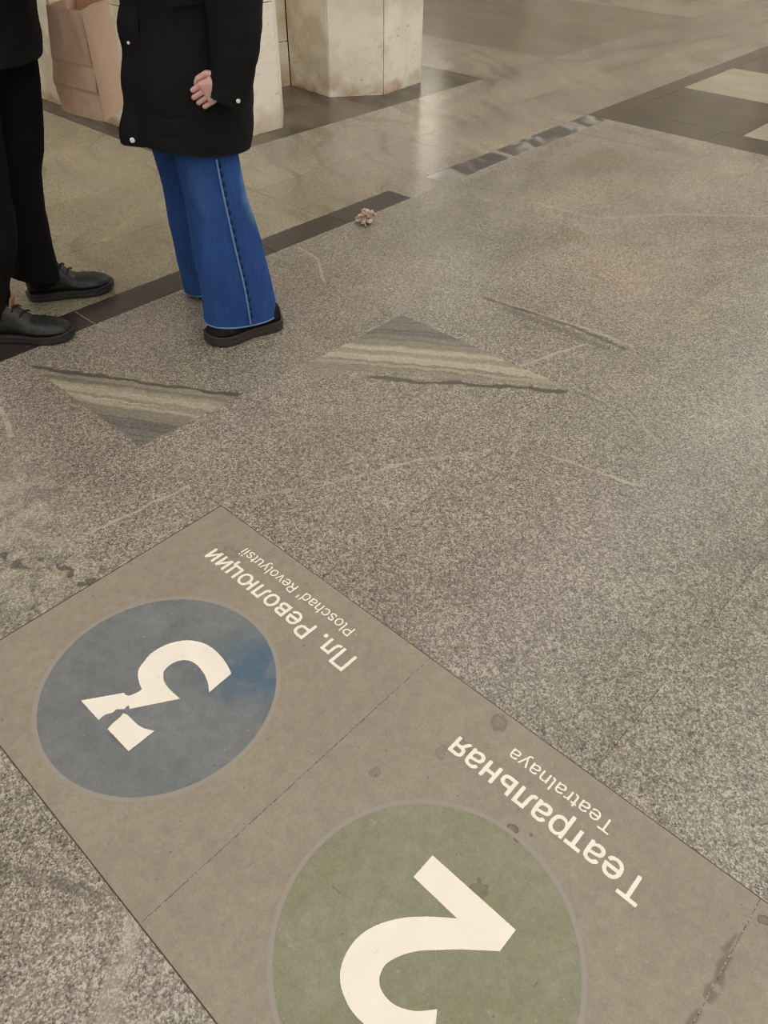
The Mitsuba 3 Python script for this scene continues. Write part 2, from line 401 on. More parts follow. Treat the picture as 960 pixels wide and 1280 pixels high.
SX0, SX1 = -2.512, -2.372          # the border strip
gx = [SX1 + 0.7225 * i for i in range(13)]
gx[-1] = X1
gy = [-8.0, -6.77, -5.69, -4.61, -3.53, -2.45, -1.37, -0.29, 0.79, 1.87, 2.95, 4.195, 4.505]
grid('granite_slab', gx, gy, 'granite')
# border strip: black tiles, then grey marbled tiles, then brown tiles
ys = [2.745 - 0.415 * i for i in range(26)][::-1]
for a, b in zip(ys[:-1], ys[1:]):
    slab('border_tile', SX0, SX1, a, b, 'black_stone', 0.0016)
slab('border_tile', SX0, SX1, 2.745, 3.0, 'olive_stone')
for a, b in ((3.0, 3.27), (3.27, 3.572), (3.572, 3.81), (3.81, 4.064), (4.064, 4.26), (4.26, 4.505)):
    slab('marbled_tile', SX0, SX1, a, b, 'silver_stone', 0.0055 if a in (3.27, 3.572) else 0.002)
obj('mortar_bed', trimesh.util.concatenate([box(SX0, SX1, -7.9, 4.5, -0.004, -0.0025), box(-2.40, -2.37, 4.5, 9.0, -0.004, -0.0025)]), 'pale_mortar', floor)
ys = [4.505 + 0.62 * i for i in range(16)]
for a, b in zip(ys[:-1], ys[1:]):
    slab('border_tile', SX0, -2.39, a, b, 'brown_stone', 0.001)
xs = [-2.39 + 0.62 * i for i in range(15)]
xs = [v for v in xs if v < X1 - 0.1] + [X1]
for a, b in zip(xs[:-1], xs[1:]):
    slab('border_tile', a, b, 4.505, 4.755, 'brown_stone', 0.001)
for i in range(12):
    for j in range(12):
        a, c = -2.39 + 0.735 * i, 4.755 + 0.755 * j
        if a + 0.3 < X1:
            slab('checker_slab', a, min(a + 0.735, X1), c, c + 0.755, 'cream_stone' if (i + j) % 2 else 'brown_stone', 0.0015)
# aisle side
PY0, PY1 = 2.30, 4.772             # dark base under the near pylon
PX = -3.49
inbase = lambda a, b, c, d: b <= PX + 1e-6 and a >= -6.4 and d <= PY1 + 1e-6 and c >= PY0 - 1e-6
gyo = [-8.0, -6.0, -4.0, -2.85, -1.80, -0.75, 0.30, 1.25, 2.30, 3.40, 4.772, 5.58]
grid('aisle_slab', [-3.49, -2.965, SX0], gyo, 'olive_stone', gap=0.001)
grid('aisle_slab', [-6.4, -5.67, -4.94, -4.215, -3.49], [v for v in gyo if v not in (3.40,)], 'olive_stone', inbase, gap=0.001)
grid('aisle_slab', [-9.0, -7.7, -6.4], [-8.0, -6.0, -4.0, -1.8, 0.3, 2.3, 4.772, 7.86, 11, 14], 'taupe_stone', gap=0.001)
grid('base_slab', [-6.4, -5.4, -4.45, -3.49], [2.30, 3.40, 4.772], 'base_stone')
grid('aisle_slab', [-3.49, -2.965, SX0], [5.58, 6.72, 7.86, 9.0, 10.2, 11.4, 14.0], 'granite', gap=0.001)
grid('aisle_slab', [-6.4, -5.4, -4.45, -3.49], [5.58, 6.72, 7.86], 'taupe_stone', gap=0.001)
grid('aisle_slab', [-6.4, -5.4, -4.45, -3.49], [7.86, 9.4, 11.2, 14.0], 'olive_stone', gap=0.001)

# ------------------------------------------------------------------ pylons: marble panels on a dark core
def offset_poly(poly, d):
    return np.array(sg.Polygon(poly).buffer(-d, join_style=2).exterior.coords)[:-1]


def pylon(y0, label):
    k = thing('marble_pylon', label, 'pillar')
    o = y0 - 2.425
    P = [(-3.63, 2.70), (-3.63, 3.06), (-3.87, 3.28), (-4.31, 3.28), (-4.31, 3.735), (-3.905, 3.70), (-3.695, 3.98), (-3.735, 4.39), (-4.0, 4.66), (-6.0, 4.66), (-6.25, 4.41), (-6.25, 2.67), (-6.0, 2.425), (-3.92, 2.425)]
    P = [(a, b + o) for a, b in P]
    if sg.Polygon(P).exterior.is_ccw is False:
        P = P[::-1]
    core = sg.Polygon(P).buffer(-0.006, join_style=2)
    cm = trimesh.creation.extrude_polygon(core, CEIL - 0.002)
    obj('core', cm, 'grout', k)
    n = len(P)
    for i in range(n):
        a, b = np.array(P[i]), np.array(P[(i + 1) % n])
        L = np.linalg.norm(b - a)
        t = (b - a) / L
        nr = np.array([t[1], -t[0]])       # outward for a counter-clockwise outline
        parts = max(1, round(L / 0.75))
        recess = abs(a[0] + 4.31) < 0.02 and abs(b[0] + 4.31) < 0.02
        hs = [0.0, 0.255, 0.93, 1.75, 2.6, 3.5, CEIL - 0.002] if recess else [0.0, 0.608, 1.30, 2.10, 2.90, 3.70, CEIL - 0.002]
        for j in range(parts):
            for z0, z1 in zip(hs[:-1], hs[1:]):
                s0, s1 = L * j / parts + 0.004, L * (j + 1) / parts - 0.004
                z0_, z1_ = z0 + (0.002 if z0 > 0 else 0), z1 - 0.0015
                jig = random.uniform(-0.0008, 0.0008)
                q0, q1 = a + t * s0 + nr * jig, a + t * s1 + nr * jig
                r0, r1 = q0 - nr * 0.019, q1 - nr * 0.019
                c = 0.0015
                f0, f1 = a + t * (s0 + c) + nr * jig, a + t * (s1 - c) + nr * jig
                e0, e1 = q0 - nr * c, q1 - nr * c
                v = [[*r0, z0_], [*r1, z0_], [*r1, z1_], [*r0, z1_], [*e0, z0_], [*e1, z0_], [*e1, z1_], [*e0, z1_],
                     [*f0, z0_ + c], [*f1, z0_ + c], [*f1, z1_ - c], [*f0, z1_ - c]]
                fc = [[8, 9, 10], [8, 10, 11]]
                for aa in (0, 4):
                    for m in range(4):
                        mm = (m + 1) % 4
                        fc += [[aa + m, aa + mm, aa + 4 + mm], [aa + m, aa + 4 + mm, aa + 4 + m]]
                obj('marble_panel', trimesh.Trimesh(v, fc, process=False), 'marble', k)
    return k


pylon(2.425, 'white marble pylon with chamfered corners and a dark recess, behind the paper bag')
pylon(9.05, 'white marble pylon farther along the hall, past the near pylon')
pylon(-4.0 + 0.2, 'white marble pylon behind the two people, nearest the end wall')

k = thing('wall_lamp', 'tall frosted lamp on the pale wall behind the tracks', 'lamp')
obj('housing', box(-9.0, -8.93, 9.4, 11.05, 1.7, 3.9), 'plaster', k)
q = trimesh.Trimesh([[-8.925, 9.45, 1.75], [-8.925, 11.0, 1.75], [-8.925, 11.0, 3.85], [-8.925, 9.45, 3.85]], [[0, 1, 2], [0, 2, 3]], process=False)
obj('diffuser', q, 'plaster', k, emitter={'type': 'area', 'radiance': {'type': 'rgb', 'value': WALL_LAMP}})

# ------------------------------------------------------------------ floor signs
def flat(poly, z0, z1):
    m = trimesh.creation.extrude_polygon(poly, z1 - z0)
    m.apply_translation((0, 0, z0))
    return m


def disc(cx, cy, r, z0, z1, r_in=0.0, n=160):
    p = sg.Point(cx, cy).buffer(r, quad_segs=n // 4)
    if r_in:
        p = p.difference(sg.Point(cx, cy).buffer(r_in, quad_segs=n // 4))
    return flat(p, z0, z1)


def spline(pts, sharp):
    """Closed outline through pts: curved between, with corners at the indices in sharp."""
    out, n = [], len(pts)
    P = np.array(pts)
    for i in range(n):
        a, b = P[i], P[(i + 1) % n]
        pa, nb = P[i - 1], P[(i + 2) % n]
        ta = (b - pa) / 2 if i not in sharp else (b - a)
        tb = (nb - a) / 2 if (i + 1) % n not in sharp else (b - a)
        if i in sharp and (i + 1) % n in sharp:
            out.append(a)
            continue
        la = np.linalg.norm(b - a)
        ta, tb = ta / (np.linalg.norm(ta) + 1e-9) * la, tb / (np.linalg.norm(tb) + 1e-9) * la
        for t in np.linspace(0, 1, 5)[:-1]:
            h = [2 * t**3 - 3 * t**2 + 1, t**3 - 2 * t**2 + t, -2 * t**3 + 3 * t**2, t**3 - t**2]
            out.append(h[0] * a + h[1] * ta + h[2] * b + h[3] * tb)
    return sg.Polygon(out).buffer(0)


THREE = [(.087, .125), (.040, .056), (.033, .057), (.026, .053), (.023, .043), (.021, .034), (.021, .027), (.038, .022), (.055, .014), (.068, .003), (.076, -.014), (.083, -.035), (.082, -.061), (.075, -.083),
         (.061, -.105), (.044, -.119), (.021, -.130), (-.009, -.134), (-.042, -.131), (-.063, -.126), (-.080, -.120), (-.083, -.061), (-.065, -.072), (-.048, -.079), (-.031, -.083), (-.011, -.085), (.006, -.082),
         (.019, -.074), (.027, -.062), (.030, -.047), (.027, -.031), (.017, -.021), (.002, -.014), (-.019, -.011), (-.053, -.012), (0, .070), (.008, .066), (.009, .072), (.007, .077), (.018, .088), (.017, .097),
         (.023, .109), (.024, .118), (.022, .125)]
THREE_B = [(-.008, .124), (-.004, .108), (-.002, .089), (.001, .085), (-.007, .081), (-.022, .080), (-.044, .079), (-.061, .074), (-.077, .065), (-.078, .123)]
TWO = [(.087, -.118), (-.085, -.118), (-.085, -.076), (-.057, -.052), (-.034, -.032), (-.012, -.010), (.006, .008), (.019, .026), (.028, .044), (.032, .060), (.029, .073), (.024, .081), (.016, .087), (.004, .090),
       (-.013, .089), (-.028, .083), (-.043, .073), (-.053, .063), (-.064, .050), (-.086, .083), (-.070, .102), (-.052, .118), (-.030, .129), (-.012, .135), (.002, .137), (.018, .138), (.035, .136), (.057, .128),
       (.070, .119), (.079, .108), (.087, .089), (.090, .064), (.085, .038), (.073, .013), (.056, -.011), (.034, -.034), (.012, -.053), (-.007, -.068), (.087, -.069)]


def place(poly, cx, cy):
    """Sign lettering reads along -x with its top towards -y."""
    from shapely import affinity
    return affinity.affine_transform(poly, [-1, 0, 0, -1, cx, cy])


def words(text, h, width, x_start, y_base, z, swell=0.0):
    m = meshkit.text_mesh(text, h, depth=0.0006)
    if swell:                          # a slightly heavier weight of the same letters
        cut = sg.Polygon()
        for loop in m.section([0, 0, 1], [0, 0, 0.0003]).discrete:
            cut = cut.symmetric_difference(sg.Polygon(loop[:, :2]).buffer(0))
        cut = cut.buffer(swell)
        m = trimesh.util.concatenate([trimesh.creation.extrude_polygon(g, 0.0006) for g in getattr(cut, 'geoms', [cut])])
    sx = width / np.ptp(m.bounds[:, 0])
    m.apply_translation((-m.bounds[0][0], 0, 0))
    m.apply_scale((sx, 1, 1))
    m.apply_transform(np.diag([-1.0, -1.0, 1.0, 1.0]))
    m.apply_translation((x_start, y_base, z))
    return m


AY0, AY1 = 0.0775, 0.788
PZ = 0.0014


def panel(x0, x1):
    g = 0.0011
    return flat(sg.box(x0 + g, AY0, x1 - g, AY1), 0.0, PZ)


s3 = thing('floor_sign', 'brown floor sign with blue disc and cracked numeral 3, lettered Пл. Революции', 'floor sign', 'brown floor signs laid in a row')
obj('panel', panel(-1.294, -0.592), 'sign_brown', s3)
C3 = (-0.945, 0.359)
obj('disc_border', disc(*C3, 0.2440, PZ, PZ + 0.0003, 0.232), 'sign_ring', s3, label='grey border ring')
obj('disc', disc(*C3, 0.2345, PZ, PZ + 0.0005), 'sign_blue', s3, label='worn blue disc')
obj('numeral', trimesh.util.concatenate([flat(place(spline(THREE, {0, 1, 2, 3, 4, 5, 6, 20, 21, 34, 35, 36, 37, 38, 39, 40, 41, 42, 43}), *C3), PZ + 0.0005, PZ + 0.0009),
                                         flat(place(spline(THREE_B, {0, 3, 8, 9}), *C3), PZ + 0.0005, PZ + 0.0009)]), 'sign_cream', s3, label='cream numeral 3 with a chipped gap')
obj('station_name', words('Пл. Революции', 0.0465, 0.475, -0.7045, 0.684, PZ - 0.0002, 0.0005), 'sign_cream', s3, label='large cream lettering')
obj('station_name', words("Ploschad' Revolyutsii", 0.0268, 0.367, -0.760, 0.736, PZ - 0.0002), 'sign_cream', s3, label='small cream Latin lettering')

s2 = thing('floor_sign', 'brown floor sign with green disc and numeral 2, lettered Театральная', 'floor sign', 'brown floor signs laid in a row')
obj('panel', panel(-0.592, 0.113), 'sign_brown', s2)
C2 = (-0.236, 0.359)
obj('disc_border', disc(*C2, 0.2455, PZ, PZ + 0.0003, 0.232), 'sign_ring_mauve', s2, label='mauve grey border ring')
obj('disc', disc(*C2, 0.2375, PZ, PZ + 0.0005), 'sign_green', s2, label='worn olive green disc')
obj('numeral', flat(place(spline(TWO, {0, 1, 2, 18, 19, 37, 38}), *C2), PZ + 0.0005, PZ + 0.0009), 'sign_cream', s2, label='cream numeral 2')
obj('station_name', words('Театральная', 0.0485, 0.403, -0.029, 0.6855, PZ - 0.0002, 0.0006), 'sign_cream', s2, label='large cream lettering')
obj('station_name', words('Teatralnaya', 0.0275, 0.216, -0.124, 0.738, PZ - 0.0002), 'sign_cream', s2, label='small cream Latin lettering')

s1 = thing('floor_sign', 'brown blank end of a floor sign right of the green disc', 'floor sign', 'brown floor signs laid in a row')
obj('panel', panel(0.113, 0.822), 'sign_brown', s1)
# dark sealing line round the row of signs
sl = sg.box(-1.294 - 0.0022, AY0 - 0.0022, 0.822, AY1 + 0.0022).difference(sg.box(-1.294, AY0, 0.83, AY1))
k = obj('sealing_line', flat(sl, 0.0, 0.0009), 'sealant', s3, label='dark sealing line')


# ------------------------------------------------------------------ people
def loft(rings, n=48, close=(True, True)):
    """rings: arrays (n, 3). Returns a closed tube."""
    v = np.vstack(rings)
    f = []
    for i in range(len(rings) - 1):
        for j in range(n):
            a, b = i * n + j, i * n + (j + 1) % n
            f += [[a, b, b + n], [a, b + n, a + n]]
    v = list(v)
    for end, r in ((0, rings[0]), (1, rings[-1])):
        if close[end]:
            c = len(v)
            v.append(r.mean(0))
            o = 0 if end == 0 else (len(rings) - 1) * n
            for j in range(n):
                a, b = o + j, o + (j + 1) % n
                f.append([c, b, a] if end == 0 else [c, a, b])
    m = trimesh.Trimesh(np.array(v), np.array(f), process=False)
    if m.volume < 0:
        m.invert()
    return m


def ring(c, fx, lx, rx, ry, n=48, p=2.0, tilt=(0.0, 0.0)):
    """A superellipse ring about c, rx along fx, ry along lx; tilt lifts z along fx and lx."""
    t = np.linspace(0, 2 * np.pi, n, endpoint=False)
    cx, cy = np.sign(np.cos(t)) * abs(np.cos(t)) ** (2 / p), np.sign(np.sin(t)) * abs(np.sin(t)) ** (2 / p)
    a, b = cx * rx, cy * ry
    out = np.array(c)[None] + a[:, None] * fx[None] + b[:, None] * lx[None]
    out[:, 2] += a * tilt[0] + b * tilt[1]
    return out


def interp_rings(keys, fx, lx, step=0.012, n=48):
    """keys: (z, cx, cy, rx, ry, tilt) rows, smoothly interpolated over z."""
    from scipy.interpolate import PchipInterpolator
    K = np.array(sorted(keys))
    zs = np.arange(K[0, 0], K[-1, 0] + step * 0.5, step)
    g = [PchipInterpolator(K[:, 0], K[:, i])(zs) for i in range(1, 6)]
    return [ring((g[0][i], g[1][i], zs[i]), fx, lx, g[2][i], g[3][i], n, 2.25, (g[4][i], 0)) for i in range(len(zs))]


def wrinkle(m, amp, freq=(9, 9, 14), seed=1, oct=3):
    v, nn = m.vertices, m.vertex_normals
    d = meshkit.fbm(v * np.array(freq), oct, seed) - 0.5
    m.vertices = v + nn * (d * 2 * amp)[:, None]
    return m


def ball_hull(pts):
    """Manifold hull of spheres (x, y, z, r)."""
    s = []
    for *c, r in pts:
        s.append(m3.Manifold.sphere(r, 20).translate(list(map(float, c))))
    return m3.Manifold.batch_hull(s)


def bones_mesh(bones, refine=0.02, it=6):
    man = m3.Manifold.batch_boolean([ball_hull(b) for b in bones], m3.OpType.Add)
    man = man.refine_to_length(refine)
    mm = man.to_mesh()
    m = trimesh.Trimesh(mm.vert_properties[:, :3], mm.tri_verts, process=True)
    trimesh.smoothing.filter_taubin(m, 0.5, 0.53, it)
    return m


def frame(f):
    f = np.array([f[0], f[1], 0.0])
    f /= np.linalg.norm(f)
    return f, np.array([-f[1], f[0], 0.0])          # forward, left


def hand_bones(wrist, d, palm_n, side, curl, s=1.0):
    """Bones of a hand: d = direction wrist to knuckles, palm_n = the way the palm faces, side = towards the thumb."""
    d, palm_n = d / np.linalg.norm(d), palm_n / np.linalg.norm(palm_n)
    side = side - d * (side @ d)
    side /= np.linalg.norm(side)
    w = np.array(wrist, float)
    B = [[(*(w), 0.024 * s), (*(w + d * 0.03 * s + side * 0.018 * s), 0.016 * s), (*(w + d * 0.03 * s - side * 0.018 * s), 0.016 * s),
          (*(w + d * 0.082 * s + side * 0.030 * s), 0.012 * s), (*(w + d * 0.076 * s - side * 0.030 * s), 0.011 * s)]]
    for i, (off, ln) in enumerate(((0.031, 0.94), (0.0105, 1.04), (-0.0105, 0.98), (-0.031, 0.78))):
        p = w + d * (0.082 - 0.004 * abs(i - 1)) * s + side * off * s
        a, r = curl * 0.45, 0.0095 * s * (0.95 if i == 3 else 1)
        for seg, da in ((0.042, curl), (0.026, curl * 1.05), (0.020, curl * 0.8)):
            q = p + (d * math.cos(a) + palm_n * math.sin(a)) * seg * ln * s
            B.append([(*p, r), (*q, r * 0.92)])
            p, r, a = q, r * 0.92, a + da
    p = w + d * 0.022 * s + side * 0.026 * s
    q = p + (d * 0.6 + side * 0.65 + palm_n * 0.45) / 1.0 * 0.038 * s
    t = q + (d * 0.85 + side * 0.05 + palm_n * 0.5) * 0.032 * s
    u_ = t + (d * 0.6 - side * 0.35 + palm_n * 0.6) * 0.024 * s
    B += [[(*p, 0.014 * s), (*q, 0.0115 * s)], [(*q, 0.0115 * s), (*t, 0.0105 * s)], [(*t, 0.0105 * s), (*u_, 0.009 * s)]]
    return B


def head_bones(neck, f, l, s=1.0):
    n = np.array(neck, float)
    c = n + np.array([0, 0, 0.155]) * s + f * 0.015 * s
    z = np.array([0, 0, 1.0])
    B = [[(*(n - z * 0.08 * s), 0.062 * s), (*(n + z * 0.06 * s), 0.055 * s)],
         [(*(c + z * 0.02 * s), 0.078 * s), (*(c - f * 0.025 * s + z * 0.025 * s), 0.080 * s), (*(c + f * 0.055 * s - z * 0.075 * s), 0.034 * s), (*(c + f * 0.03 * s + z * 0.01 * s), 0.068 * s)],
         [(*(c + f * 0.092 * s + z * 0.0 * s), 0.008 * s), (*(c + f * 0.108 * s - z * 0.034 * s), 0.012 * s), (*(c + f * 0.085 * s - z * 0.036 * s), 0.014 * s)],
         [(*(c + f * 0.085 * s - z * 0.066 * s + l * 0.018), 0.008 * s), (*(c + f * 0.085 * s - z * 0.066 * s - l * 0.018), 0.008 * s)]]
    for e in (-1, 1):
        B.append([(*(c + l * e * 0.076 * s - f * 0.005 * s + z * 0.012 * s), 0.014 * s), (*(c + l * e * 0.078 * s - f * 0.012 * s - z * 0.022 * s), 0.010 * s)])
        B.append([(*(c + f * 0.078 * s + l * e * 0.032 * s + z * 0.012 * s), 0.012 * s), (*(c + f * 0.086 * s + l * e * 0.030 * s + z * 0.026 * s), 0.008 * s)])
    return B, c


def add_shoe(parent, heel, f, L, W, mat, solemat, sole_h=0.030, toe_h=0.062, instep=0.10, lace=True, rounder=1.0, name='shoe'):
    """A shoe with its heel at heel (x, y) on the floor, pointing along f."""
    f, l = frame(f)
    o = np.array([heel[0], heel[1], 0.0])
    ts = np.linspace(0, 1, 40)

    def half(t):
        w = np.interp(t, [0, .04, .12, .25, .45, .68, .82, .92, .97, 1.0], [.0, .55, .72, .74, .74, 1.0, .96, .72, .45, .0])
        return w * W / 2

    def cen(t):
        return 0.10 * W * np.interp(t, [0, .4, .75, 1], [0, -.25, .25, .1])

    from scipy.interpolate import PchipInterpolator
    hh = PchipInterpolator([0, .03, .12, .30, .45, .62, .80, .93, 1.0], [.6 * instep, instep * .98, instep * 1.05, instep * 1.02, instep * .9, toe_h * 1.12, toe_h, toe_h * .78, toe_h * .45])
    # sole outline with rounded heel and toe
    ang = np.linspace(0, 2 * np.pi, 72, endpoint=False)
    out = []
    tt = 0.5 - 0.5 * np.cos(ang)
    for a, t in zip(ang, tt):
        w = half(np.clip(t, 0.0, 1.0))
        rad = W * 0.5 * rounder
        out.append((t * L, cen(t) + (1 if math.sin(a) > 0 else -1) * w if abs(math.sin(a)) > 1e-6 else cen(t)))
    pol = sg.Polygon(out).buffer(0.012).buffer(-0.008)
    ring0 = np.array(pol.exterior.segmentize(0.006).coords)[:-1]
    n = len(ring0)
    ctr = np.array([L * 0.5, 0.0])

    def lay(z, off):
        p2 = np.array(pol.buffer(off).exterior.coords)[:-1] if False else ring0 + (ring0 - ctr) / np.linalg.norm(ring0 - ctr, axis=1, keepdims=True) * off
        toe = np.clip((p2[:, 0] / L - 0.72) / 0.28, 0, 1) ** 2 * 0.010
        zz = z + toe * (1.0 if z < sole_h * 0.5 else 0.8)
        return np.stack([p2[:, 0], p2[:, 1], zz], -1)

    rings = [lay(0.0, -0.004), lay(0.003, 0.0), lay(sole_h * 0.45, 0.001), lay(sole_h * 0.55, -0.0015), lay(sole_h * 0.62, 0.002), lay(sole_h * 0.95, 0.002), lay(sole_h, -0.001)]
    sole = loft(rings, n)
    # upper
    ups = []
    m = 25
    for t in ts:
        t2 = 0.02 + 0.965 * t
        w = max(half(t2), 0.004) * 0.99
        h = float(hh(t2)) - sole_h * 0.8
        ph = np.linspace(0, np.pi, m)
        ex = 0.72 if t2 > 0.5 else 0.62
        y = cen(t2) + w * np.sign(np.cos(ph)) * abs(np.cos(ph)) ** 0.9 * (1 - 0.25 * (np.sin(ph) ** 2) * (t2 < 0.6))
        z = sole_h * 0.85 + h * np.sin(ph) ** ex + np.clip((t2 - .72) / .28, 0, 1) ** 2 * 0.008
        ups.append(np.stack([np.full(m, t2 * L), y, z], -1))
    V = np.vstack(ups)
    F = []
    for i in range(len(ups) - 1):
        for j in range(m - 1):
            a = i * m + j
            F += [[a, a + 1, a + m + 1], [a, a + m + 1, a + m]]
        F += [[i * m, (i + 1) * m, (i + 1) * m + m - 1], [i * m, (i + 1) * m + m - 1, i * m + m - 1]]
    for base in (0, (len(ups) - 1) * m):
        for j in range(1, m - 1):
            F.append([base, base + j, base + j + 1])
    upper = trimesh.Trimesh(V, F, process=False)
    upper.fix_normals()
    upper = trimesh.Trimesh(upper.vertices, upper.faces, process=True)
    trimesh.smoothing.filter_taubin(upper, 0.5, 0.53, 4)
    M = np.eye(4)
    M[:3, 0], M[:3, 1], M[:3, 3] = f, l, o

    def put(mesh):
        mesh = mesh.copy()
        mesh.apply_transform(M)
        return mesh

    k = obj(name, put(upper), mat, parent, smooth=60)
    obj('sole', put(sole), solemat, k, smooth=40)
    # welt seam over the toe
    pts = []
    for a in np.linspace(0, np.pi, 17):
        t2 = 0.74
        w = half(t2) * 0.97
        pts.append((t2 * L - 0.02 * math.sin(a), cen(t2) + w * math.cos(a), sole_h * .85 + (float(hh(t2)) - sole_h * .8) * math.sin(a) ** .72 + 0.0035))
    obj('toe_seam', put(tube(pts, 0.0016, 6)), solemat, k)
    if lace:
        for i, t2 in enumerate((0.40, 0.47, 0.54)):
            pts = []
            for a in np.linspace(0.9, np.pi - 0.9, 9):
                w = half(t2) * 0.95
                pts.append((t2 * L + 0.012 * math.cos(a), cen(t2) + w * math.cos(a) * 0.9, sole_h * .85 + (float(hh(t2)) - sole_h * .8) * math.sin(a) ** .65 + 0.004))
            obj('lace', put(tube(pts, 0.0028, 6)), 'lace', k)
    return k, put


def tube(pts, r, n=8):
    P = np.array(pts, float)
    tg = np.gradient(P, axis=0)
    tg /= np.linalg.norm(tg, axis=1, keepdims=True)
    up = np.array([0.3, 0.2, 0.93])
    rr = r if np.ndim(r) else np.full(len(P), r)
    rings = []
    for p, t, q in zip(P, tg, rr):
        a = np.cross(t, up)
        a /= np.linalg.norm(a)
        b = np.cross(t, a)
        an = np.linspace(0, 2 * np.pi, n, endpoint=False)
        rings.append(p + q * (np.cos(an)[:, None] * a + np.sin(an)[:, None] * b))
    return loft(rings, n)


def button(c, nrm, r=0.007, h=0.004):
    m = trimesh.creation.revolve([[0.0001, 0], [r, 0], [r, h * .5], [r * .7, h], [0.0001, h]], sections=20)
    R = trimesh.geometry.align_vectors([0, 0, 1], nrm)
    m.apply_transform(R)
    m.apply_translation(c)
    return m


# ---- woman in the long black coat
wf, wl = frame((-0.31, -0.95))
W = thing('person', 'person in a long black coat and wide blue jeans, one hand out of the sleeve', 'person')
Wc = np.array([-2.10, 1.44, 0.0])
shL, shR = Wc + wl * 0.17 + [0, 0, 1.36], Wc - wl * 0.17 + [0, 0, 1.36]
elL = Wc + wl * 0.23 - wf * 0.072 + [0, 0, 1.01]
wrL = Wc + wl * 0.225 - wf * 0.03 + [0, 0, 0.782]
elR = np.array([-2.40, 1.50, 1.13])
wrR = np.array([-2.545, 1.435, 1.01])
hipL, hipR = np.array([-2.05, 1.42, 0.84]), np.array([-2.165, 1.43, 0.84])
knL, knR = np.array([-2.01, 1.41, 0.46]), np.array([-2.225, 1.47, 0.46])
anL, anR = np.array([-1.955, 1.44, 0.09]), np.array([-2.245, 1.56, 0.09])
bones = [[(*hipL, .085), (*hipR, .085), (*(Wc + [0, 0, 1.02]), .10)], [(*(Wc + [0, 0, 1.02]), .10), (*(shL - [0, 0, .06]), .07), (*(shR - [0, 0, .06]), .07)],
         [(*shL, .055), (*elL, .042)], [(*elL, .042), (*wrL, .027)], [(*shR, .055), (*elR, .042)], [(*elR, .042), (*wrR, .027)],
         [(*hipL, .065), (*knL, .048)], [(*knL, .048), (*anL, .034)], [(*hipR, .065), (*knR, .048)], [(*knR, .048), (*anR, .034)]]
hb, hc = head_bones(Wc + [0, 0, 1.47], wf, wl, 0.97)
bones += [[(*shL, .05), (*shR, .05), (*(Wc + [0, 0, 1.45]), .05)]] + hb
body = bones_mesh(bones, 0.025)
# near hand: a loose fist, knuckles down and forward, back of the hand towards the hall
hd = np.array([*(wf[:2] * 0.95), -0.38])
hand = bones_mesh([[(*(wrL + (wrL - elL) * -0.12), .026), (*wrL, .025)]] + hand_bones(wrL, hd, -wl * 0.85 - np.array([0, 0, 0.35]), wf * 0.5 + np.array([0, 0, 0.85]), 1.4, 0.80), 0.0035, 5)
bodym = m3.Manifold(m3.Mesh(body.vertices.astype('f4'), body.faces.astype('u4')))
handm = m3.Manifold(m3.Mesh(hand.vertices.astype('f4'), hand.faces.astype('u4')))
grip = bones_mesh([[(*(wrR * 0.85 + elR * 0.15), .026), (*wrR, .025)]] + hand_bones(wrR, np.array([-0.75, -0.35, -0.45]), np.array([-0.4, -0.1, -1.0]), np.array([0.35, -0.9, 0.0]), 1.3, 0.9), 0.005, 5)
handm = handm + m3.Manifold(m3.Mesh(grip.vertices.astype('f4'), grip.faces.astype('u4')))
uni = (bodym + handm).to_mesh()
obj('body', trimesh.Trimesh(uni.vert_properties[:, :3], uni.tri_verts), 'skin', W, smooth=True)
cap = trimesh.creation.icosphere(3, 0.098)
cap.apply_translation(hc - wf * 0.03 + [0, 0, 0.045])
bob = bones_mesh([[(*(hc - wf * 0.03 + [0, 0, 0.045]), .098)], [(*(hc - wf * 0.05 + wl * .05), .055), (*(hc - wf * 0.07 + wl * .07 - [0, 0, .16]), .035)],
                  [(*(hc - wf * 0.05 - wl * .05), .055), (*(hc - wf * 0.07 - wl * .07 - [0, 0, .16]), .035)], [(*(hc - wf * 0.07), .07), (*(hc - wf * 0.09 - [0, 0, .17]), .05)]], 0.02)
obj('hair', wrinkle(bob, 0.006, (20, 20, 10), 3), 'hair_brown', W, smooth=True)

# jeans: two wide legs
nearleg = [(0.058, -1.963, 1.408, .126, .085, .05), (0.17, -1.972, 1.41, .119, .085, 0), (0.33, -1.999, 1.41, .107, .084, 0), (0.52, -2.026, 1.408, .094, .086, 0), (0.75, -2.05, 1.42, .10, .09, 0)]
farleg = [(0.022, -2.27, 1.535, .12, .08, 0), (0.20, -2.26, 1.515, .115, .08, 0), (0.40, -2.232, 1.483, .105, .085, 0), (0.55, -2.215, 1.453, .095, .088, 0), (0.75, -2.17, 1.45, .10, .10, 0)]


def trouser_leg(keys, f, l, seed, amp=0.006, hem=0.012):
    R = interp_rings(keys, f, l, 0.009)
    inner = [ (r - r.mean(0)) * 0.95 + r.mean(0) for r in R[:8]][::-1]
    m = loft(inner + R, 48, (True, True))
    keep = m.vertices.copy()
    m = wrinkle(m, amp, (11, 11, 7), seed)
    k = len(inner) * 48
    m.vertices[:k] = keep[:k]
    return m


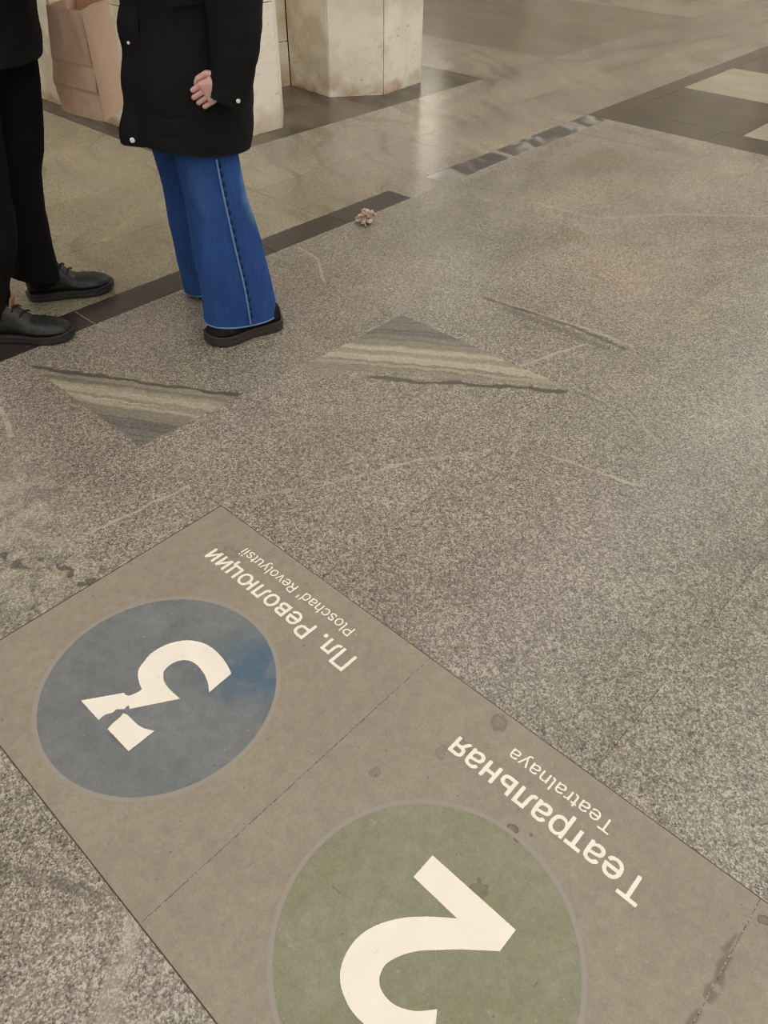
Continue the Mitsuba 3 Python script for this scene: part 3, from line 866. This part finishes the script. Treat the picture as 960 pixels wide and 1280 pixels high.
jn = obj('jeans', trimesh.util.concatenate([trouser_leg(nearleg, wf, wl, 5), trouser_leg(farleg, wf, wl, 8)]), 'denim', W, smooth=50, label='wide dark blue jeans')
seam, dash = [], []
R = interp_rings(nearleg, wf, wl, 0.009)
for i, r in enumerate(R[1:58]):
    c = r.mean(0)
    d = wl * 1.0 + wf * 0.02
    p = r[12]
    seam.append(p + wl * 0.0045)
obj('side_seam', tube(seam, 0.0032, 6), 'denim_edge', jn, label='pale side seam')
dm = []
for i in range(3, len(seam) - 2, 3):
    q = np.array(seam[i]) - wf * 0.0075 * (1 if i % 2 else 0.9) + wl * 0.001
    b_ = trimesh.creation.icosphere(1, 0.0065)
    b_.apply_scale((1, 1, 1.5))
    b_.apply_translation(q - wl * 0.004)
    dm.append(b_)
obj('seam_pucker', trimesh.util.concatenate(dm), 'denim_dark', jn)
for key in (nearleg, farleg):
    r = interp_rings(key, wf, wl, 0.009)[0] * 1.0
    obj('frayed_hem', tube(np.vstack([r, r[:1]]), 0.003, 5), 'denim_edge', jn)

# coat
coat = [(0.583, -2.112, 1.418, .172, .185, 0.14), (0.64, -2.108, 1.425, .178, .19, 0.10), (0.74, -2.102, 1.432, .178, .195, .04), (0.84, -2.094, 1.445, .166, .20, 0), (0.95, -2.09, 1.455, .158, .20, 0),
        (1.12, -2.10, 1.44, .18, .21, 0), (1.28, -2.10, 1.44, .165, .215, 0), (1.37, -2.10, 1.44, .13, .19, 0), (1.43, -2.10, 1.44, .09, .11, 0), (1.49, -2.10, 1.44, .075, .08, 0)]
R = interp_rings(coat, wf, wl, 0.012)
inner = [(r - r.mean(0)) * 0.96 + r.mean(0) for r in R[:10]][::-1]
ct = obj('coat', wrinkle(loft(inner + R, 48), 0.009, (8, 8, 9), 21), 'coat_fabric', W, smooth=60, label='black padded coat')


def arm(a, b, c, ra, rb, rc, seed, n=32):
    t = np.linspace(0, 1, 34)
    a, b, c = map(np.array, (a, b, c))
    P = [(1 - s) ** 2 * a + 2 * s * (1 - s) * (2 * b - (a + c) / 2) + s * s * c for s in t]
    r = [np.interp(s, [0, .5, 1], [ra, rb, rc]) for s in t]
    return wrinkle(tube(P, np.array(r), n), 0.007, (14, 14, 16), seed)


cuff = wrL + (wrL - elL) / np.linalg.norm(wrL - elL) * 0.052
obj('sleeve', arm(shL - [0, 0, .02], elL, cuff, .085, .080, .050, 31), 'coat_fabric', ct, smooth=60)
obj('sleeve', arm(shR - [0, 0, .02], elR, wrR, .085, .078, .052, 33), 'coat_fabric', ct, smooth=60)
# front flap with its snaps along the front edge
fl = []
for z in np.arange(0.60, 1.40, 0.02):
    K = np.array(sorted(coat))
    cx, cy, rx = (np.interp(z, K[:, 0], K[:, i]) for i in (1, 2, 3))
    fl.append(np.array([cx, cy, z]) + wf * (rx + 0.004) + wl * 0.02)
fl = np.array(fl)
wv = []
for i, p in enumerate(fl):
    z = p[2]
    k = 0.006 * math.sin(z * 23) + 0.004 * math.sin(z * 51)
    flare = 0.02 * max(0, (0.67 - z) / 0.09)
    q = [p + wl * 0.045 + wf * (k - 0.012), p + wf * (0.014 + k + flare), p + wl * -0.03 + wf * (0.016 + k + flare), p - wl * 0.035 + wf * (0.006 + k + flare), p + wf * (0.004 + k), p + wl * 0.045 + wf * (k - 0.022)]
    wv.append(np.array(q))
obj('front_flap', loft(wv, 6), 'coat_fabric', ct, smooth=40)
for z in (0.625, 0.86, 1.10):
    i = int(np.argmin(abs(fl[:, 2] - z)))
    obj('snap', button(fl[i] + wf * 0.012 + wl * 0.032, wf * 0.5 + wl * 0.85, 0.0075 if z < .7 else 0.0038), 'snap_metal', ct, label='silver snap')
obj('snap', button(cuff + wl * 0.052 - wf * 0.018 + [0, 0, 0.012], wl, 0.006), 'snap_metal', ct, label='silver cuff snap')
pf = Wc + wl * 0.203 + wf * 0.02 + [0, 0, 0.985]
pk = box(-0.075, 0.075, -0.004, 0.004, -0.03, 0.03)
pk.apply_transform(np.array([[wf[0], wl[0], 0, pf[0]], [wf[1], wl[1], 0, pf[1]], [0.0, 0, 1, pf[2]], [0, 0, 0, 1.0]]))
obj('pocket_flap', pk, 'coat_fabric', ct)
hood = bones_mesh([[(*(Wc + [0, 0, 1.46] - wf * 0.09 + wl * 0.10), .055), (*(Wc + [0, 0, 1.44] - wf * 0.12 - wl * 0.10), .055), (*(Wc + [0, 0, 1.38] - wf * 0.14), .05)]], 0.03)
obj('hood', hood, 'coat_fabric', ct, smooth=True)
add_shoe(W, (-1.896, 1.525), (-0.085, -0.265), 0.272, 0.104, 'suede', 'rubber_brown', 0.036, 0.066, 0.085, False)
add_shoe(W, (-2.225, 1.67), (-0.085, -0.25), 0.235, 0.09, 'suede', 'rubber_brown', 0.036, 0.060, 0.085, False)

# ---- man in black at the left edge
mf, ml = frame((0.50, 0.80))
M = thing('person', 'person in black trousers and black leather shoes at the left edge', 'person')
Mc = np.array([-2.605, 1.02, 0.0])
hipL, hipR = Mc + ml * 0.10 + [0, 0, 0.92], Mc - ml * 0.10 + [0, 0, 0.92]
anL, anR = np.array([-2.666, 1.07, 0.10]), np.array([-2.518, 0.835, 0.10])
knL, knR = np.array([-2.64, 1.07, 0.50]), np.array([-2.53, 0.91, 0.50])
shL, shR = Mc + ml * 0.20 + [0, 0, 1.48], Mc - ml * 0.20 + [0, 0, 1.48]
elL, elR = Mc + ml * 0.29 - mf * 0.02 + [0, 0, 1.18], Mc - ml * 0.29 - mf * 0.02 + [0, 0, 1.18]
wrL, wrR = Mc + ml * 0.17 + mf * 0.12 + [0, 0, 1.10], Mc - ml * 0.20 + mf * 0.17 + [0, 0, 1.05]
bones = [[(*hipL, .11), (*hipR, .11), (*(Mc + [0, 0, 1.12]), .12)], [(*(Mc + [0, 0, 1.12]), .12), (*(shL - [0, 0, .07]), .085), (*(shR - [0, 0, .07]), .085)],
         [(*shL, .06), (*elL, .046)], [(*elL, .046), (*wrL, .03)], [(*shR, .06), (*elR, .046)], [(*elR, .046), (*wrR, .03)],
         [(*hipL, .09), (*knL, .058)], [(*knL, .058), (*anL, .04)], [(*hipR, .09), (*knR, .058)], [(*knR, .058), (*anR, .04)], [(*shL, .055), (*shR, .055), (*(Mc + [0, 0, 1.57]), .055)]]
hb, hc = head_bones(Mc + [0, 0, 1.60], mf, ml, 1.05)
body = bones_mesh(bones + hb, 0.025)
bodym = m3.Manifold(m3.Mesh(body.vertices.astype('f4'), body.faces.astype('u4')))
for wr, el, hd_, pn, side_, cu in ((wrL, elL, wrL - elL, -ml, mf * 0.3 + np.array([0, 0, 1.0]), 0.6), (wrR, elR, wrR - elR, ml, mf * 0.3 + np.array([0, 0, 1.0]), 0.6)):
    h_ = bones_mesh([[(*(wr * 0.85 + el * 0.15), .029), (*wr, .027)]] + hand_bones(wr, hd_, pn, side_, cu, 1.02), 0.006, 4)
    bodym = bodym + m3.Manifold(m3.Mesh(h_.vertices.astype('f4'), h_.faces.astype('u4')))
uni = bodym.to_mesh()
obj('body', trimesh.Trimesh(uni.vert_properties[:, :3], uni.tri_verts), 'skin', M, smooth=True)
hm = bones_mesh([[(*(hc - mf * 0.025 + [0, 0, 0.045]), .10), (*(hc - mf * 0.05 - [0, 0, .03]), .08)]], 0.02)
obj('hair', wrinkle(hm, 0.005, (30, 30, 30), 3), 'hair_brown', M, smooth=True)
backleg = [(0.10, -2.668, 1.05, .082, .075, -.30), (0.17, -2.662, 1.055, .080, .074, -.12), (0.30, -2.655, 1.06, .082, .08, 0), (0.44, -2.645, 1.07, .092, .088, 0), (0.51, -2.635, 1.075, .108, .092, 0), (0.58, -2.63, 1.08, .120, .095, 0), (0.76, -2.62, 1.085, .145, .10, 0), (0.98, -2.63, 1.06, .15, .11, 0)]
frontleg = [(0.10, -2.545, 0.805, .086, .078, -.30), (0.17, -2.54, 0.82, .084, .076, -.12), (0.30, -2.525, 0.88, .088, .082, 0), (0.50, -2.535, 0.91, .10, .09, 0), (0.76, -2.56, 0.95, .115, .10, 0), (0.98, -2.58, 0.98, .13, .11, 0)]
obj('trousers', trimesh.util.concatenate([trouser_leg(backleg, mf, ml, 15, 0.008), trouser_leg(frontleg, mf, ml, 18, 0.008)]), 'trouser_fabric', M, smooth=50, label='black trousers')
jk = [(0.79, -2.60, 1.055, .185, .21, 0), (0.86, -2.60, 1.055, .195, .21, 0), (0.95, -2.595, 1.05, .205, .215, 0), (1.15, -2.60, 1.03, .17, .21, 0), (1.35, -2.605, 1.02, .155, .225, 0), (1.48, -2.605, 1.02, .13, .21, 0), (1.55, -2.605, 1.02, .09, .12, 0), (1.61, -2.605, 1.02, .075, .08, 0)]
R = interp_rings(jk, mf, ml, 0.012)
inner = [(r - r.mean(0)) * 0.96 + r.mean(0) for r in R[:6]][::-1]
jc = obj('jacket', wrinkle(loft(inner + R, 48), 0.007, (9, 9, 12), 41), 'coat_fabric', M, smooth=60, label='black jacket')
obj('sleeve', arm(shL - [0, 0, .02], elL, wrL, .085, .075, .05, 43), 'coat_fabric', jc, smooth=60)
obj('sleeve', arm(shR - [0, 0, .02], elR, wrR, .085, .075, .05, 45), 'coat_fabric', jc, smooth=60)
k1, put = add_shoe(M, (-2.712, 1.02), (0.135, 0.235), 0.30, 0.105, 'leather', 'rubber', 0.030, 0.064, 0.128, True)
k2, put = add_shoe(M, (-2.565, 0.775), (0.235, 0.215), 0.310, 0.108, 'leather', 'rubber', 0.030, 0.066, 0.128, True)
obj('sock', tube([(-2.668, 1.075, 0.06), (-2.666, 1.07, 0.12), (-2.66, 1.065, 0.22)], 0.052, 20), 'trouser_fabric', M, smooth=True, label='black sock')
obj('sock', tube([(-2.515, 0.835, 0.06), (-2.52, 0.835, 0.12), (-2.53, 0.84, 0.22)], 0.052, 20), 'trouser_fabric', M, smooth=True, label='black sock')
tab = box(0.128, 0.134, -0.017, 0.017, 0.105, 0.150)
tab.apply_transform(trimesh.transformations.rotation_matrix(0.35, [0, 1, 0], [0.13, 0, 0.11]))
obj('tongue_tab', put(tab), 'tan_leather', k2, label='tan tongue tab')

# ------------------------------------------------------------------ paper bag
bag = thing('paper_bag', 'brown kraft paper bag with folded creases, hanging beside the long black coat', 'bag')
FL, FR = np.array([-2.675, 1.31, 0.585]), np.array([-2.455, 1.335, 0.585])
sd = np.array([-0.12, 0.165, 0.0])
H = 0.30


def sheet(grid3):
    g = np.array(grid3)
    r, c = g.shape[:2]
    f = []
    for i in range(r - 1):
        for j in range(c - 1):
            a = i * c + j
            f += [[a, a + 1, a + c + 1], [a, a + c + 1, a + c]]
    return trimesh.Trimesh(g.reshape(-1, 3), f, process=False)


nf = np.array([0.11, -0.99, 0.0])
hz = [0.0, 0.075, 0.085, 0.15, 0.158, 0.25, H]
dp = [0.0, 0.0, 0.006, 0.0, 0.004, 0.003, 0.0]
nar = [0.0, -0.002, -0.002, 0.015, 0.018, 0.045, 0.055]


def front_pt(u, i):
    a, b = FL + [0, 0, hz[i]], FR + [0, 0, hz[i]]
    a = a + (FR - FL) / np.linalg.norm(FR - FL) * nar[i]
    p = a + (b - a) * u
    bulge = 0.012 * math.sin(math.pi * u) * (1 - hz[i] / H)
    fold = 0.004 if 0.5 < u < 0.6 else 0
    return p + nf * (dp[i] + bulge * (0.4 if i in (1, 2) else 1) - fold)


us = [0, 0.18, 0.36, 0.52, 0.58, 0.8, 1.0]
fr_ = sheet([[front_pt(u, i) for u in us] for i in range(len(hz))])
fr_ = fr_.subdivide().subdivide()
fr_.vertices += (nf * ((meshkit.fbm(fr_.vertices * 28, 3, 4) - 0.5) * 0.008)[:, None]) * ((fr_.vertices[:, 2] > 0.59)[:, None])


def side_pt(P0, u, i, s):
    b = P0 + [0, 0, hz[i]] + sd * u
    inn = np.array([-1, 0.1, 0]) * s * 0.02 * (1 - abs(2 * u - 1)) * (hz[i] / H)
    return b + inn


rs = sheet([[side_pt(FR, u, i, 1) for u in (0, .25, .5, .75, 1)] for i in range(len(hz))])
ls = sheet([[side_pt(FL + (FR - FL) / np.linalg.norm(FR - FL) * nar[i], u, i, -1) for u in (0, .25, .5, .75, 1)] for i in range(len(hz))])
bk = sheet([[FL + sd + (FR - FL) * u + [0, 0, hz[i]] for u in (0, .5, 1)] for i in range(len(hz))])
bt = sheet([[FL + (FR - FL) * u + sd * v for u in (0, .5, 1)] for v in (0, .5, 1)])
obj('front_face', fr_, 'kraft_paper', bag)
obj('side_face', rs, 'kraft_paper', bag)
obj('side_face', ls, 'kraft_paper', bag)
obj('back_face', bk, 'kraft_paper', bag)
obj('bottom_face', bt, 'kraft_paper', bag)
for o2 in (0, 1):
    b0 = FL + sd * o2 + (FR - FL) * 0.3 + [0, 0, H - .002]
    b1 = FL + sd * o2 + (FR - FL) * 0.72 + [0, 0, H - .002]
    mid = (b0 + b1) / 2 + [0, 0, 0.10]
    t = np.linspace(0, 1, 17)
    pts = [b0 * (1 - s) ** 3 + 3 * (b0 + [0, 0, .135]) * s * (1 - s) ** 2 + 3 * (b1 + [0, 0, .135]) * s * s * (1 - s) + b1 * s ** 3 for s in t]
    obj('handle', tube(pts, 0.0035, 8), 'kraft_paper', bag)

# ------------------------------------------------------------------ crumpled leaf
lf = trimesh.creation.icosphere(4, 0.027)
v = lf.vertices
d = meshkit.fbm(v * 85, 3, 9) - 0.5
v = v * (1 + 3.2 * d)[:, None] * np.array([1.15, 0.95, 0.75])
lf.vertices = v
lf.vertices[:, 2] -= lf.vertices[:, 2].min()
lf.apply_translation((-2.315, 2.385, 0.0))
k = thing('dry_leaf', 'small crumpled pale brown dry leaf on the floor beside the black strip', 'leaf')
obj('blade', lf, 'leaf_tissue', k)
st = tube([(-2.315, 2.37, 0.012), (-2.295, 2.35, 0.016), (-2.28, 2.345, 0.008)], 0.003, 6)
obj('stem', st, 'leaf_tissue', k)
